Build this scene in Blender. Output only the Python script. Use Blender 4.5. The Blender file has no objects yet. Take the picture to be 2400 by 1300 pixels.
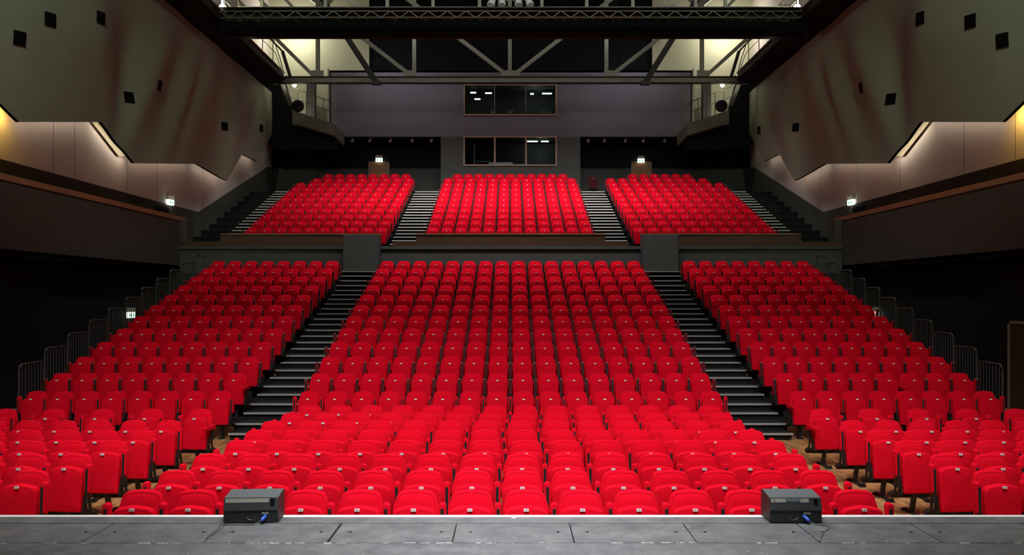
import bpy, math, random
import numpy as np
from mathutils import Vector, Matrix
random.seed(7)
S = bpy.context.scene
COL = S.collection
F = 1867.0          # focal length in pixels of the 2400 px wide frame
HC = 2.76           # eye height above the auditorium floor
STAGE = 1.0         # stage height

# ------------------------------------------------------------------ camera
cd = bpy.data.cameras.new('camera'); cam = bpy.data.objects.new('camera', cd); COL.objects.link(cam)
cd.sensor_width = 36; cd.lens = 36 * F / 2400
cd.shift_x = 3 / 2400; cd.shift_y = 45 / 2400
cd.clip_end = 200
cam.location = (0, 0, HC); cam.rotation_euler = (math.pi / 2, 0, 0)
S.camera = cam
# ------------------------------------------------------------------ world, view
w = bpy.data.worlds.new('world'); S.world = w; w.use_nodes = True
w.node_tree.nodes['Background'].inputs[0].default_value = (.6, .6, .62, 1)
w.node_tree.nodes['Background'].inputs[1].default_value = .010
S.view_settings.view_transform = 'Standard'; S.view_settings.look = 'None'
S.view_settings.gamma = 1; S.view_settings.exposure = 0.0
S.view_settings.use_curve_mapping = False
S.cycles.max_bounces = 6; S.cycles.diffuse_bounces = 3; S.cycles.glossy_bounces = 2
S.cycles.transparent_max_bounces = 8; S.cycles.transmission_bounces = 3
S.cycles.sample_clamp_indirect = 4
S.cycles.use_denoising = True

def look(o, target):
    d = Vector(target) - o.location
    o.rotation_euler = d.to_track_quat('-Z', 'Y').to_euler()
def area(name, loc, target, sx, sy, power, color=(1, 1, 1), spread=180):
    l = bpy.data.lights.new(name, 'AREA'); l.shape = 'RECTANGLE'; l.size = sx; l.size_y = sy
    l.energy = power; l.color = color; l.spread = math.radians(spread)
    o = bpy.data.objects.new(name, l); COL.objects.link(o); o.location = loc; look(o, target); return o
def spot(name, loc, target, angle, power, color=(1, 1, 1), blend=.6, r=.15):
    l = bpy.data.lights.new(name, 'SPOT'); l.spot_size = math.radians(angle); l.spot_blend = blend
    l.energy = power; l.color = color; l.shadow_soft_size = r
    o = bpy.data.objects.new(name, l); COL.objects.link(o); o.location = loc; look(o, target); return o
def point(name, loc, power, color=(1, 1, 1), r=.08):
    l = bpy.data.lights.new(name, 'POINT'); l.energy = power; l.color = color; l.shadow_soft_size = r
    o = bpy.data.objects.new(name, l); COL.objects.link(o); o.location = loc; return o

# light rigs over the stage lip and the stalls, plus added unseen fills
area('stage_wash', (0, 7.4, 9.6), (0, 10.4, 0), 13, 1.5, 330, (1, .97, .94), 105)
for x_ in (-6.4, -3.2, 0, 3.2, 6.4):
    spot('front_light', (x_, 5.0, 9.2), (x_ * 1.15, 11.8, .2), 70, 900, (1, .97, .94), .55, .25)
area('stage_top_light', (0, 3.4, 7.5), (0, 5.7, 1), 1.6, 1.0, 75, (.97, .98, 1), 50)
area('stalls_house_light', (0, 22.5, 16.5), (0, 24.8, 3), 12, 1.2, 480, (1, .96, .93), 74)
area('balcony_house_light', (0, 30.4, 13.25), (0, 33.4, 6.2), 14, .6, 760, (1, .96, .92), 105)
for x_ in (-6.2, 6.2):
    area('rear_wall_fill', (x_, 36.9, 15.3), (x_ * .55, 39.6, 11.4), 4.5, .3, 34, (.97, .96, 1), 130)  # added fill hidden behind the border, lifts the rear wall
area('bridge_fill', (0, 27.0, 13.7), (0, 29.6, 14.1), 17, .4, 70, (1, 1, .92), 150)  # added fill above the view, brightens truss, rail and lamp heads
area('bridge_up_fill', (0, 31.5, 15.6), (0, 34, 18), 16, .5, 90, (.95, 1, .9), 180)  # added unseen fill, lifts the ceiling and bridge posts
area('hall_fill', (0, 12, 17.5), (0, 20, 0), 14, 6, 230, (.92, 1, .90), 180)
for s_ in (-1, 1):
    spot('side_fill', (s_ * 7.0, 8.5, 13.8), (s_ * 11.3, 18.6, 10.2), 56, 2300, (.84, 1, .76), .8, .12)  # added unseen spot, brightens the side panels at a grazing angle
    point('gallery_fill', (s_ * 9.6, 29.6, 12.1), 2, (1, 1, .85), .05)  # added bare point under the gallery, lifts the panel

# ------------------------------------------------------------------ materials
def mat(name, col, rough=.6, metal=0, noise=None, bump=None, spec=.5, emit=None, strength=0, sheen=0):
    """noise=(scale, amount[, stretch]) mottles the colour; bump=(scale, strength)"""
    m = bpy.data.materials.new(name); m.use_nodes = True
    nt = m.node_tree; b = nt.nodes['Principled BSDF']
    b.inputs['Base Color'].default_value = (*col, 1); b.inputs['Roughness'].default_value = rough
    b.inputs['Metallic'].default_value = metal; b.inputs['Specular IOR Level'].default_value = spec
    if sheen: b.inputs['Sheen Weight'].default_value = sheen; b.inputs['Sheen Roughness'].default_value = .4; b.inputs['Sheen Tint'].default_value = (*[min(1, c * 1.3 + .04) for c in col], 1)
    if emit: b.inputs['Emission Color'].default_value = (*emit, 1); b.inputs['Emission Strength'].default_value = strength
    if noise or bump:
        tc = nt.nodes.new('ShaderNodeTexCoord')
    if noise:
        mp = nt.nodes.new('ShaderNodeMapping')
        if len(noise) > 2: mp.inputs['Scale'].default_value = noise[2]
        nt.links.new(tc.outputs['Object'], mp.inputs['Vector'])
        n = nt.nodes.new('ShaderNodeTexNoise'); n.inputs['Scale'].default_value = noise[0]; n.inputs['Detail'].default_value = 4
        nt.links.new(mp.outputs[0], n.inputs['Vector'])
        mx = nt.nodes.new('ShaderNodeMix'); mx.data_type = 'RGBA'
        k = noise[1]
        mx.inputs[6].default_value = (*[c * (1 - k) for c in col], 1)
        mx.inputs[7].default_value = (*[min(1, c * (1 + k)) for c in col], 1)
        nt.links.new(n.outputs['Fac'], mx.inputs[0]); nt.links.new(mx.outputs[2], b.inputs['Base Color'])
    if bump:
        n2 = nt.nodes.new('ShaderNodeTexNoise'); n2.inputs['Scale'].default_value = bump[0]; n2.inputs['Detail'].default_value = 2
        nt.links.new(tc.outputs['Object'], n2.inputs['Vector'])
        bp = nt.nodes.new('ShaderNodeBump'); bp.inputs['Strength'].default_value = bump[1]; bp.inputs['Distance'].default_value = .01
        nt.links.new(n2.outputs['Fac'], bp.inputs['Height']); nt.links.new(bp.outputs[0], b.inputs['Normal'])
    return m

M = {}
M['red'] = mat('red_moquette', (.74, .0028, .020), .95, noise=(160, .28), bump=(260, .25), spec=.08, sheen=.08)
M['black_metal'] = mat('black_metal', (.012, .012, .013), .55, .1, noise=(30, .3))
M['olive_rail'] = mat('olive_rail', (.10, .105, .08), .5, .3)
M['rail_metal'] = mat('rail_metal', (.085, .085, .085), .5, .3, noise=(20, .2))
M['grey_metal'] = mat('grey_metal', (.32, .32, .30), .4, .6, noise=(20, .2))
M['steel'] = mat('painted_steel', (.31, .32, .26), .5, .2, noise=(9, .25))
M['dark_steel'] = mat('dark_steel', (.03, .028, .026), .5, .3, noise=(9, .3))
M['plate'] = mat('white_plate', (.85, .85, .86), .35)
M['ink'] = mat('dark_ink', (.04, .04, .05), .5)
M['black_carpet'] = mat('black_carpet', (.018, .018, .019), .95, noise=(40, .35), bump=(150, .3), spec=.2)
M['nosing'] = mat('nosing', (.42, .42, .40), .45, .2, noise=(30, .2))
M['white_nosing'] = mat('white_nosing', (.85, .86, .82), .5)
M['black_cloth'] = mat('black_cloth', (.010, .010, .012), .95, noise=(5, .4), bump=(6, .8), spec=.1)
M['black_wall'] = mat('black_wall', (.012, .012, .013), .85, noise=(3, .3), spec=.2)
M['dark_panel'] = mat('dark_panel', (.075, .078, .074), .7, noise=(2, .25), spec=.3)
M['rear_grey'] = mat('rear_grey', (.15, .145, .178), .85, noise=(1.2, .15), bump=(60, .1))
M['beige'] = mat('beige_plaster', (.56, .50, .49), .85, noise=(1.0, .10), bump=(80, .1))
M['panel'] = mat('acoustic_panel', (.23, .25, .195), .8, noise=(.6, .16), bump=(90, .15))
M['brown_face'] = mat('brown_face', (.075, .062, .058), .75, noise=(2, .2), spec=.3)
M['arm_cap'] = mat('arm_cap', (.25, .12, .11), .5)
M['maroon'] = mat('darker_red_moquette', (.06, .003, .006), .95, noise=(160, .28))
M['dado_shaded_brown'] = mat('dado_shaded_brown', (.030, .022, .015), .8, noise=(2, .2), spec=.2)  # dado brown darkened for the shade behind the gallery front
M['oak'] = mat('oak', (.30, .15, .07), .45, noise=(4, .45, (1, .15, 3)))
M['dark_oak'] = mat('dark_oak', (.075, .036, .018), .5, noise=(3, .5, (.15, 1, 4)))
M['door_wood'] = mat('door_wood', (.40, .19, .085), .5, noise=(4, .4, (4, 1, .2)))
M['frame_wood'] = mat('frame_wood', (.34, .22, .15), .5, noise=(6, .2))
M['ceiling'] = mat('ceiling', (.07, .075, .065), .9, noise=(.8, .2))
M['ceiling2'] = mat('grey_olive_wall', (.15, .15, .12), .9, noise=(.8, .2))
M['pale'] = mat('pale_wall', (.50, .49, .37), .8, noise=(.8, .08))
M['monitor'] = mat('monitor_black', (.022, .023, .025), .5, noise=(160, .5), bump=(700, .25))
M['monitor_top'] = mat('monitor_black_top', (.11, .125, .135), .38, noise=(160, .3), bump=(700, .25))
M['tape'] = mat('white_tape', (.9, .9, .9), .5)
M['label'] = mat('grey_label', (.25, .26, .22), .6, noise=(120, .7))
M['blue'] = mat('blue_plastic', (.02, .09, .55), .35)
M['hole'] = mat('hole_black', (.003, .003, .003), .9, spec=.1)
M['lamp_body'] = mat('white_lamp_body', (.7, .7, .66), .4)
M['warm_glow'] = mat('warm_glow', (.9, .9, .8), .5, emit=(1, .95, .65), strength=30)
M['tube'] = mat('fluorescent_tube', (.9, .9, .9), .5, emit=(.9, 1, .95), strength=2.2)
M['exit_lit'] = mat('exit_lit', (.8, .9, .8), .5, emit=(.8, 1, .82), strength=2.6)
M['exit_green'] = mat('exit_green', (.02, .3, .15), .5, emit=(.02, .5, .25), strength=.9)
M['exit_box'] = mat('exit_box', (.7, .7, .6), .5)
M['desk'] = mat('desk_white', (.6, .6, .62), .5)
M['strip'] = mat('cove_trough', (.36, .33, .24), .7, noise=(3, .1))
M['redsign'] = mat('red_sign', (.6, .05, .04), .5)

def glassmat():
    m = bpy.data.materials.new('window_glass'); m.use_nodes = True; nt = m.node_tree; nt.nodes.clear()
    o = nt.nodes.new('ShaderNodeOutputMaterial'); mx = nt.nodes.new('ShaderNodeMixShader')
    t = nt.nodes.new('ShaderNodeBsdfTransparent'); g = nt.nodes.new('ShaderNodeBsdfGlossy')
    fr = nt.nodes.new('ShaderNodeFresnel'); fr.inputs[0].default_value = 1.5
    g.inputs['Roughness'].default_value = .02; t.inputs[0].default_value = (.85, .9, .88, 1)
    nt.links.new(fr.outputs[0], mx.inputs[0]); nt.links.new(t.outputs[0], mx.inputs[1]); nt.links.new(g.outputs[0], mx.inputs[2])
    nt.links.new(mx.outputs[0], o.inputs[0]); return m
M['glass'] = glassmat()

def woodfloor():
    m = bpy.data.materials.new('brown_boards'); m.use_nodes = True; nt = m.node_tree; b = nt.nodes['Principled BSDF']
    tc = nt.nodes.new('ShaderNodeTexCoord'); mp = nt.nodes.new('ShaderNodeMapping'); mp.inputs['Rotation'].default_value = (0, 0, math.radians(90))
    nt.links.new(tc.outputs['Object'], mp.inputs[0])
    br = nt.nodes.new('ShaderNodeTexBrick'); br.inputs['Scale'].default_value = 1
    br.inputs['Brick Width'].default_value = 1.2; br.inputs['Row Height'].default_value = .085; br.inputs['Mortar Size'].default_value = .0015
    br.inputs['Color1'].default_value = (.50, .28, .135, 1); br.inputs['Color2'].default_value = (.36, .19, .09, 1); br.inputs['Mortar'].default_value = (.07, .03, .015, 1)
    nt.links.new(mp.outputs[0], br.inputs['Vector'])
    mp2 = nt.nodes.new('ShaderNodeMapping'); mp2.inputs['Scale'].default_value = (6, .7, 1); nt.links.new(tc.outputs['Object'], mp2.inputs[0])
    n = nt.nodes.new('ShaderNodeTexNoise'); n.inputs['Scale'].default_value = 2.5; n.inputs['Detail'].default_value = 5; nt.links.new(mp2.outputs[0], n.inputs['Vector'])
    cr = nt.nodes.new('ShaderNodeValToRGB'); cr.color_ramp.elements[0].position = .3; cr.color_ramp.elements[0].color = (.5, .5, .5, 1)
    cr.color_ramp.elements[1].position = .72; cr.color_ramp.elements[1].color = (1.7, 1.6, 1.3, 1); nt.links.new(n.outputs['Fac'], cr.inputs[0])
    mx = nt.nodes.new('ShaderNodeMix'); mx.data_type = 'RGBA'; mx.blend_type = 'MULTIPLY'; mx.inputs[0].default_value = 1
    nt.links.new(br.outputs['Color'], mx.inputs[6]); nt.links.new(cr.outputs[0], mx.inputs[7]); nt.links.new(mx.outputs[2], b.inputs['Base Color'])
    b.inputs['Roughness'].default_value = .42
    return m
M['boards'] = woodfloor()

def stagemat():
    m = bpy.data.materials.new('stage_paint'); m.use_nodes = True; nt = m.node_tree; b = nt.nodes['Principled BSDF']
    tc = nt.nodes.new('ShaderNodeTexCoord')
    n = nt.nodes.new('ShaderNodeTexNoise'); n.inputs['Scale'].default_value = 5; n.inputs['Detail'].default_value = 10; n.inputs['Roughness'].default_value = .75
    nt.links.new(tc.outputs['Object'], n.inputs['Vector'])
    cr = nt.nodes.new('ShaderNodeValToRGB'); e = cr.color_ramp.elements
    e[0].position = .30; e[0].color = (.075, .08, .09, 1); e[1].position = .70; e[1].color = (.20, .205, .21, 1); nt.links.new(n.outputs['Fac'], cr.inputs[0])
    # worn flecks, thicker along the board seam nearest the camera
    n2 = nt.nodes.new('ShaderNodeTexNoise'); n2.inputs['Scale'].default_value = 26; n2.inputs['Detail'].default_value = 3; nt.links.new(tc.outputs['Object'], n2.inputs['Vector'])
    cr2 = nt.nodes.new('ShaderNodeValToRGB'); cr2.color_ramp.elements[0].position = .72; cr2.color_ramp.elements[0].color = (0, 0, 0, 1)
    cr2.color_ramp.elements[1].position = .76; cr2.color_ramp.elements[1].color = (.7, .7, .7, 1); nt.links.new(n2.outputs['Fac'], cr2.inputs[0])
    mx = nt.nodes.new('ShaderNodeMix'); mx.data_type = 'RGBA'; nt.links.new(cr2.outputs[0], mx.inputs[0]); nt.links.new(cr.outputs[0], mx.inputs[6]); mx.inputs[7].default_value = (.42, .41, .38, 1)
    nt.links.new(mx.outputs[2], b.inputs['Base Color']); b.inputs['Roughness'].default_value = .5
    n3 = nt.nodes.new('ShaderNodeTexNoise'); n3.inputs['Scale'].default_value = 180; nt.links.new(tc.outputs['Object'], n3.inputs['Vector'])
    bp = nt.nodes.new('ShaderNodeBump'); bp.inputs['Strength'].default_value = .35; bp.inputs['Distance'].default_value = .004
    nt.links.new(n3.outputs['Fac'], bp.inputs['Height']); nt.links.new(bp.outputs[0], b.inputs['Normal'])
    return m
M['stage'] = stagemat()

# ------------------------------------------------------------------ mesh helpers
class MB:
    def __init__(s): s.v = []; s.f = []; s.m = []; s.mats = []
    def mi(s, key):
        if key not in s.mats: s.mats.append(key)
        return s.mats.index(key)
    def add(s, vs, fs, key):
        o = len(s.v); k = s.mi(key); s.v += [tuple(p) for p in vs]
        for f in fs: s.f.append(tuple(i + o for i in f)); s.m.append(k)
        return s
    def box(s, x0, x1, y0, y1, z0, z1, key):
        vs = [(x, y, z) for x in (x0, x1) for y in (y0, y1) for z in (z0, z1)]
        return s.add(vs, [(0, 1, 3, 2), (4, 6, 7, 5), (0, 4, 5, 1), (2, 3, 7, 6), (0, 2, 6, 4), (1, 5, 7, 3)], key)
    def bar(s, a, b, wd, dp, key, up=(0, 0, 1)):
        a = Vector(a); b = Vector(b); d = (b - a).normalized(); u = Vector(up)
        if abs(d.dot(u)) > .98: u = Vector((0, 1, 0))
        sx = d.cross(u).normalized() * wd / 2; sz = sx.cross(d).normalized() * dp / 2
        vs = [p + i * sx + j * sz for p in (a, b) for i, j in ((-1, -1), (1, -1), (1, 1), (-1, 1))]
        return s.add(vs, [(3, 2, 1, 0), (4, 5, 6, 7), (0, 1, 5, 4), (1, 2, 6, 5), (2, 3, 7, 6), (3, 0, 4, 7)], key)
    def tube(s, pts, r, key, n=8):
        pts = [Vector(p) for p in pts]; rings = []
        for i, p in enumerate(pts):
            d = (pts[min(i + 1, len(pts) - 1)] - pts[max(i - 1, 0)]).normalized()
            u = Vector((0, 0, 1)) if abs(d.z) < .9 else Vector((0, 1, 0))
            a = d.cross(u).normalized(); b = a.cross(d).normalized()
            rings.append([p + r * (math.cos(t) * a + math.sin(t) * b) for t in [2 * math.pi * k / n for k in range(n)]])
        return s.loft(rings, key)
    def loft(s, rings, key, cap=True):
        n = len(rings[0]); vs = [p for r in rings for p in r]; fs = []
        for i in range(len(rings) - 1):
            for k in range(n):
                a = i * n + k; b = i * n + (k + 1) % n; fs.append((a, b, b + n, a + n))
        if cap:
            fs.append(tuple(range(n))[::-1]); fs.append(tuple((len(rings) - 1) * n + k for k in range(n)))
        return s.add(vs, fs, key)
    def lathe(s, a, b, prof, key, n=14):
        """prof: list of (t along a->b, radius)"""
        a = Vector(a); b = Vector(b); d = (b - a).normalized()
        u = Vector((0, 0, 1)) if abs(d.z) < .9 else Vector((0, 1, 0))
        p = d.cross(u).normalized(); q = p.cross(d)
        rings = [[a + (b - a) * t + r * (math.cos(2 * math.pi * k / n) * p + math.sin(2 * math.pi * k / n) * q) for k in range(n)] for t, r in prof]
        return s.loft(rings, key)
    def prism(s, poly, axis, c0, c1, key):
        """poly in the two other axes (order x,y,z minus axis)"""
        def P(p, c):
            return {'x': (c, p[0], p[1]), 'y': (p[0], c, p[1]), 'z': (p[0], p[1], c)}[axis]
        n = len(poly); vs = [P(p, c0) for p in poly] + [P(p, c1) for p in poly]
        fs = [tuple(range(n))[::-1], tuple(range(n, 2 * n))] + [(i, (i + 1) % n, (i + 1) % n + n, i + n) for i in range(n)]
        return s.add(vs, fs, key)
    def mesh(s, name, smooth=False):
        me = bpy.data.meshes.new(name); me.from_pydata(s.v, [], s.f)
        for k in s.mats: me.materials.append(M[k])
        me.polygons.foreach_set('material_index', s.m)
        if smooth: me.polygons.foreach_set('use_smooth', [True] * len(s.f))
        me.update(); return me
    def obj(s, name, parent=None, smooth=False, recalc=True, **props):
        me = s.mesh(name, smooth)
        if recalc:
            import bmesh
            bm = bmesh.new(); bm.from_mesh(me); bmesh.ops.recalc_face_normals(bm, faces=bm.faces); bm.to_mesh(me); bm.free()
        if smooth:
            try: me.set_sharp_from_angle(angle=math.radians(38))
            except Exception: pass
        o = bpy.data.objects.new(name, me); COL.objects.link(o); o.parent = parent
        for k, v in props.items(): o[k] = v
        return o
def empty(name, loc=(0, 0, 0), rz=0, **props):
    o = bpy.data.objects.new(name, None); COL.objects.link(o); o.location = loc; o.rotation_euler = (0, 0, rz)
    o.empty_display_size = .1
    for k, v in props.items(): o[k] = v
    return o
def struct(o): o['kind'] = 'structure'; return o
def at(px, py, Y): return Vector(((px - 1197) * Y / F, Y, HC - (py - 695) * Y / F))

# ------------------------------------------------------------------ seat model
def rounded(corners, radii, seg=4):
    out = []; n = len(corners)
    for i in range(n):
        p = Vector(corners[i]); a = Vector(corners[i - 1]) - p; b = Vector(corners[(i + 1) % n]) - p
        r = radii[i]; a.normalize(); b.normalize()
        half = a.angle(b) / 2; t = r / math.tan(half); c = p + (a + b).normalized() * (r / math.sin(half))
        p0 = p + a * t; p1 = p + b * t
        a0 = math.atan2(*(p0 - c).yx); a1 = math.atan2(*(p1 - c).yx); d = (a1 - a0 + math.pi) % (2 * math.pi) - math.pi
        for k in range(seg + 1):
            th = a0 + d * k / seg; out.append((c.x + r * math.cos(th), c.y + r * math.sin(th)))
    return out
def pad(mb, outline, y0, y1, r, key, lean=0, z0=0, bulge=.012, seam=0):
    """upholstered pad: outline in x,z, front face at y0, back at y1, rounded rim radius r"""
    pts = [Vector(p) for p in outline]; n = len(pts); nor = []
    area2 = sum(pts[i].x * pts[(i + 1) % n].y - pts[(i + 1) % n].x * pts[i].y for i in range(n))
    for i in range(n):
        d = (pts[(i + 1) % n] - pts[i - 1]).normalized(); nn = Vector((-d.y, d.x))
        nor.append(nn if area2 > 0 else -nn)
    def ring(inset, y):
        return [(pts[i].x + nor[i].x * inset, y + lean * (pts[i].y + nor[i].y * inset - z0), pts[i].y + nor[i].y * inset) for i in range(n)]
    cx = sum(p.x for p in pts) / n; cz = sum(p.y for p in pts) / n
    def ringc(k, y):
        return [(cx + (p.x - cx) * k, y + lean * (cz + (p.y - cz) * k - z0), cz + (p.y - cz) * k) for p in pts]
    rings = [ringc(.0, y1), ring(r, y1), ring(r * .3, y1 - r * .3), ring(0, y1 - r), ring(0, y0 + r), ring(r * .3, y0 + r * .3), ring(r, y0), ring(r * 1.12, y0 + seam), ring(r * 1.3, y0 + seam), ring(r * 1.5, y0 - .001), ringc(.62, y0 - bulge * .8), ringc(.02, y0 - bulge)]
    mb.loft(rings, key)
def seg_top(w_low, w_mid, w_top, zb, zm, zt, rt, rb, crown):
    c = [(-w_low, zb), (w_low, zb), (w_mid, zm), (w_top, zt), (0, zt + crown), (-w_top, zt), (-w_mid, zm)]
    return rounded(c, [rb, rb, .05, rt, .25, rt, .05])
BACK = seg_top(.205, .222, .172, .36, .735, .908, .085, .04, .018)
PAN = seg_top(.195, .205, .188, .295, .62, .786, .072, .03, .030)
def back_mb(seg=4):
    mb = MB(); pad(mb, BACK, .115, .185, .02, 'red', lean=.14, z0=.4, seam=.0022); return mb
def pan_mb():
    mb = MB(); pad(mb, PAN, 0, .095, .022, 'red', lean=.03, z0=.7, seam=.0); return mb
def bracket_mb(sides=(-1, 1)):
    mb = MB(); mb.box(-.215, .215, .10, .115, .285, .30, 'black_metal')
    for s in sides:
        x0, x1 = sorted((s * .206, s * .222))
        mb.prism([(.0, .285), (.09, .275), (.075, .47), (.04, .48)], 'x', x0, x1, 'black_metal')
        mb.prism([(.05, .275), (.24, .22), (.24, .255), (.07, .31)], 'x', x0 + s * .004, x1 + s * .004, 'black_metal')
    return mb
def arm_mb(s):
    """folded-up armrest: red pad with a black underside facing the front"""
    mb = MB(); x = s * .26
    o = rounded([(x - .033, .52), (x + .033, .52), (x + .033, .838), (x - .033, .838)], [.014, .014, .028, .028], 3)
    pad(mb, o, .004, .085, .012, 'red', lean=.05, z0=.5, bulge=.0)
    o2 = rounded([(x - .015, .40), (x + .015, .40), (x + .015, .795), (x - .015, .795)], [.004, .004, .012, .012], 2)
    pad(mb, o2, .0, .03, .003, 'black_metal', lean=.05, z0=.5, bulge=0)
    return mb
def arm_plain_mb(s):
    """slim folded armrest of the raked rows: black body, pale cap"""
    mb = MB(); x = s * .26
    mb.box(x - .021, x + .021, .0, .07, .36, .80, 'black_metal')
    mb.box(x - .023, x + .023, -.004, .078, .80, .818, 'arm_cap')
    mb.box(x - .029, x - .022, .004, .075, .50, .80, 'red'); mb.box(x + .022, x + .029, .004, .075, .50, .80, 'red')
    return mb
def stand_mb(s):
    mb = MB(); x = s * .26
    mb.prism([(.035, .54), (.07, .54), (.09, .335), (.225, .265), (.225, .228), (.075, .295)], 'x', x - .011, x + .011, 'black_metal')
    return mb
def pedestal_mb():
    mb = MB(); mb.box(-.03, .03, .17, .23, .0, .40, 'black_metal'); mb.box(-.26, .26, .185, .225, .24, .28, 'black_metal'); mb.box(-.06, .06, .12, .28, 0, .012, 'black_metal'); return mb
def arm_down_mb(s):
    mb = MB(); x = s * .262
    prof = rounded([(.15, .60), (-.20, .635), (-.21, .675), (.15, .70)], [.015, .02, .018, .03], 3)
    n = len(prof); c = Vector((-.02, .66))
    rings = []
    for dx, k in ((-.033, .8), (-.027, .97), (-.012, 1), (.012, 1), (.027, .97), (.033, .8)):
        rings.append([(x + dx, c.x + (p[0] - c.x) * (k if k < 1 else 1), c.y + (p[1] - c.y) * k) for p in prof])
    mb.loft(rings, 'red')
    mb.box(x - .02, x + .02, .05, .13, .45, .62, 'black_metal')
    return mb
def digits(txt, h):
    c = bpy.data.curves.new('t', 'FONT'); c.body = txt; c.size = h; c.align_x = 'CENTER'; c.align_y = 'CENTER'; c.resolution_u = 2
    o = bpy.data.objects.new('t', c); COL.objects.link(o)
    me = bpy.data.meshes.new_from_object(o.evaluated_get(bpy.context.evaluated_depsgraph_get()))
    vs = [v.co.copy() for v in me.vertices]; fs = [tuple(p.vertices) for p in me.polygons]
    bpy.data.objects.remove(o); bpy.data.curves.remove(c); bpy.data.meshes.remove(me)
    return vs, fs
def plate_mb(txt=None):
    mb = MB(); z = .789
    o = rounded([(-.024, z - .012), (.024, z - .012), (.024, z + .012), (-.024, z + .012)], [.006] * 4, 2)
    mb.prism(o, 'y', -.017, -.004, 'plate')
    if txt:
        vs, fs = digits(txt, .02)
        mb.add([(v.x, -.0178, z + v.y) for v in vs], fs, 'ink')
    return mb

PROTO = {}
def proto_mesh(key, mb, smooth=True):
    if key not in PROTO:
        o = mb().obj(key, None, smooth); me = o.data; bpy.data.objects.remove(o); PROTO[key] = me
    return PROTO[key]
def child(name, me, parent, **props):
    o = bpy.data.objects.new(name, me); COL.objects.link(o); o.parent = parent
    for k, v in props.items(): o[k] = v
    return o
ORD = ['first', 'second', 'third', 'fourth', 'fifth', 'sixth', 'seventh', 'eighth', 'ninth', 'tenth', 'eleventh', 'twelfth', 'thirteenth', 'fourteenth', 'fifteenth', 'sixteenth']
ME_BACK = proto_mesh('backrest', back_mb); ME_PAN = proto_mesh('seat', pan_mb); ME_BR = proto_mesh('hinge_bracket', bracket_mb)
def make_seat(x, y, z, num, label, group, arms=(-1,), down=(), rz=0, ped=False, plain=False):
    t = empty('theatre_seat', (x, y, z), rz, label=label, category='seat', group=group)
    child('backrest', ME_BACK, t)
    p = child('seat_cushion', ME_PAN, t)
    child('number_plate', proto_mesh('number_plate' + str(num), lambda: plate_mb(str(num)), False), p, label='small white number plate')
    child('hinge_bracket', ME_BR, t)
    if ped: child('pedestal', proto_mesh('pedestal', pedestal_mb, False), t)
    for s in arms:
        kd = 'down' if s in down else 'plain' if plain else 'up'
        a = child('armrest', proto_mesh('armrest_' + kd + str(s), lambda: {'down': arm_down_mb, 'plain': arm_plain_mb, 'up': arm_mb}[kd](s), kd != 'plain'), t)
        child('side_stand', proto_mesh('side_stand' + str(s), lambda: stand_mb(s), False), a)
    return t
n_ind = 0
# ---- flat centre block
FY = [7.37, 8.22, 9.11, 9.99, 10.78, 11.58, 12.42, 13.28]
FO = [-.117, -.14, -.13, -.065, -.09, -.115, -.06, -.01]
FRAMES = []
for r, (y, off) in enumerate(zip(FY, FO)):
    xs = []
    for i in range(14):
        x = off + (i - 6.5) * .521; xs.append(x)
        make_seat(x, y, 0, 22 - i, 'red seat, %s from left in the %s row of the flat centre block' % (ORD[i], ORD[r] if r else 'front'),
                  'red seats of the flat centre block', (-1,) if i < 13 else (-1, 1), rz=random.uniform(-.012, .012)); n_ind += 1
    FRAMES.append((xs, y, 'beam and posts carrying the %s row of the flat centre block' % (ORD[r] if r else 'front'), 0))
# ---- flat side blocks (rows beside centre rows 2..6, plus a widely spaced back row)
SIDE = [(8.24, 2, .52), (9.11, 3, .52), (9.97, 4, .52), (10.78, 5, .52), (11.64, 6, .52), (12.85, 5, .80)]
for sd, sn in ((-1, 'left'), (1, 'right')):
    for r, (y, n, sp) in enumerate(SIDE):
        xs = []; last = r == 5
        for i in range(n):
            x = sd * (5.105 + sp * i); xs.append(x)
            inner = -sd
            if last: arms = (-1, 1); dn = (inner,) if i == 0 else ()
            else: arms = (-1, 1) if i == 0 else (sd,); dn = ()
            if not last and i == 0: arms = (inner, sd)
            place = 'at the aisle' if i == 0 else '%s from the aisle' % ORD[i]
            lab = 'red seat %s in the %s of the %s flat side block' % (place, 'back row' if last else '%s row' % (ORD[r] if r else 'front'), sn)
            if last and i == 0: lab = 'red seat at the aisle, armrest lowered, back row of the %s flat side block' % sn
            make_seat(x, y, 0, (8 - i) if sd > 0 else (23 + i), lab, 'red seats of the %s flat side block' % sn, arms, dn, rz=random.uniform(-.015, .015) + sd * .10); n_ind += 1
        FRAMES.append((sorted(xs), y, 'beam and posts carrying the %s row of the %s flat side block' % ('back' if last else ORD[r] if r else 'front', sn), sd))
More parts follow.
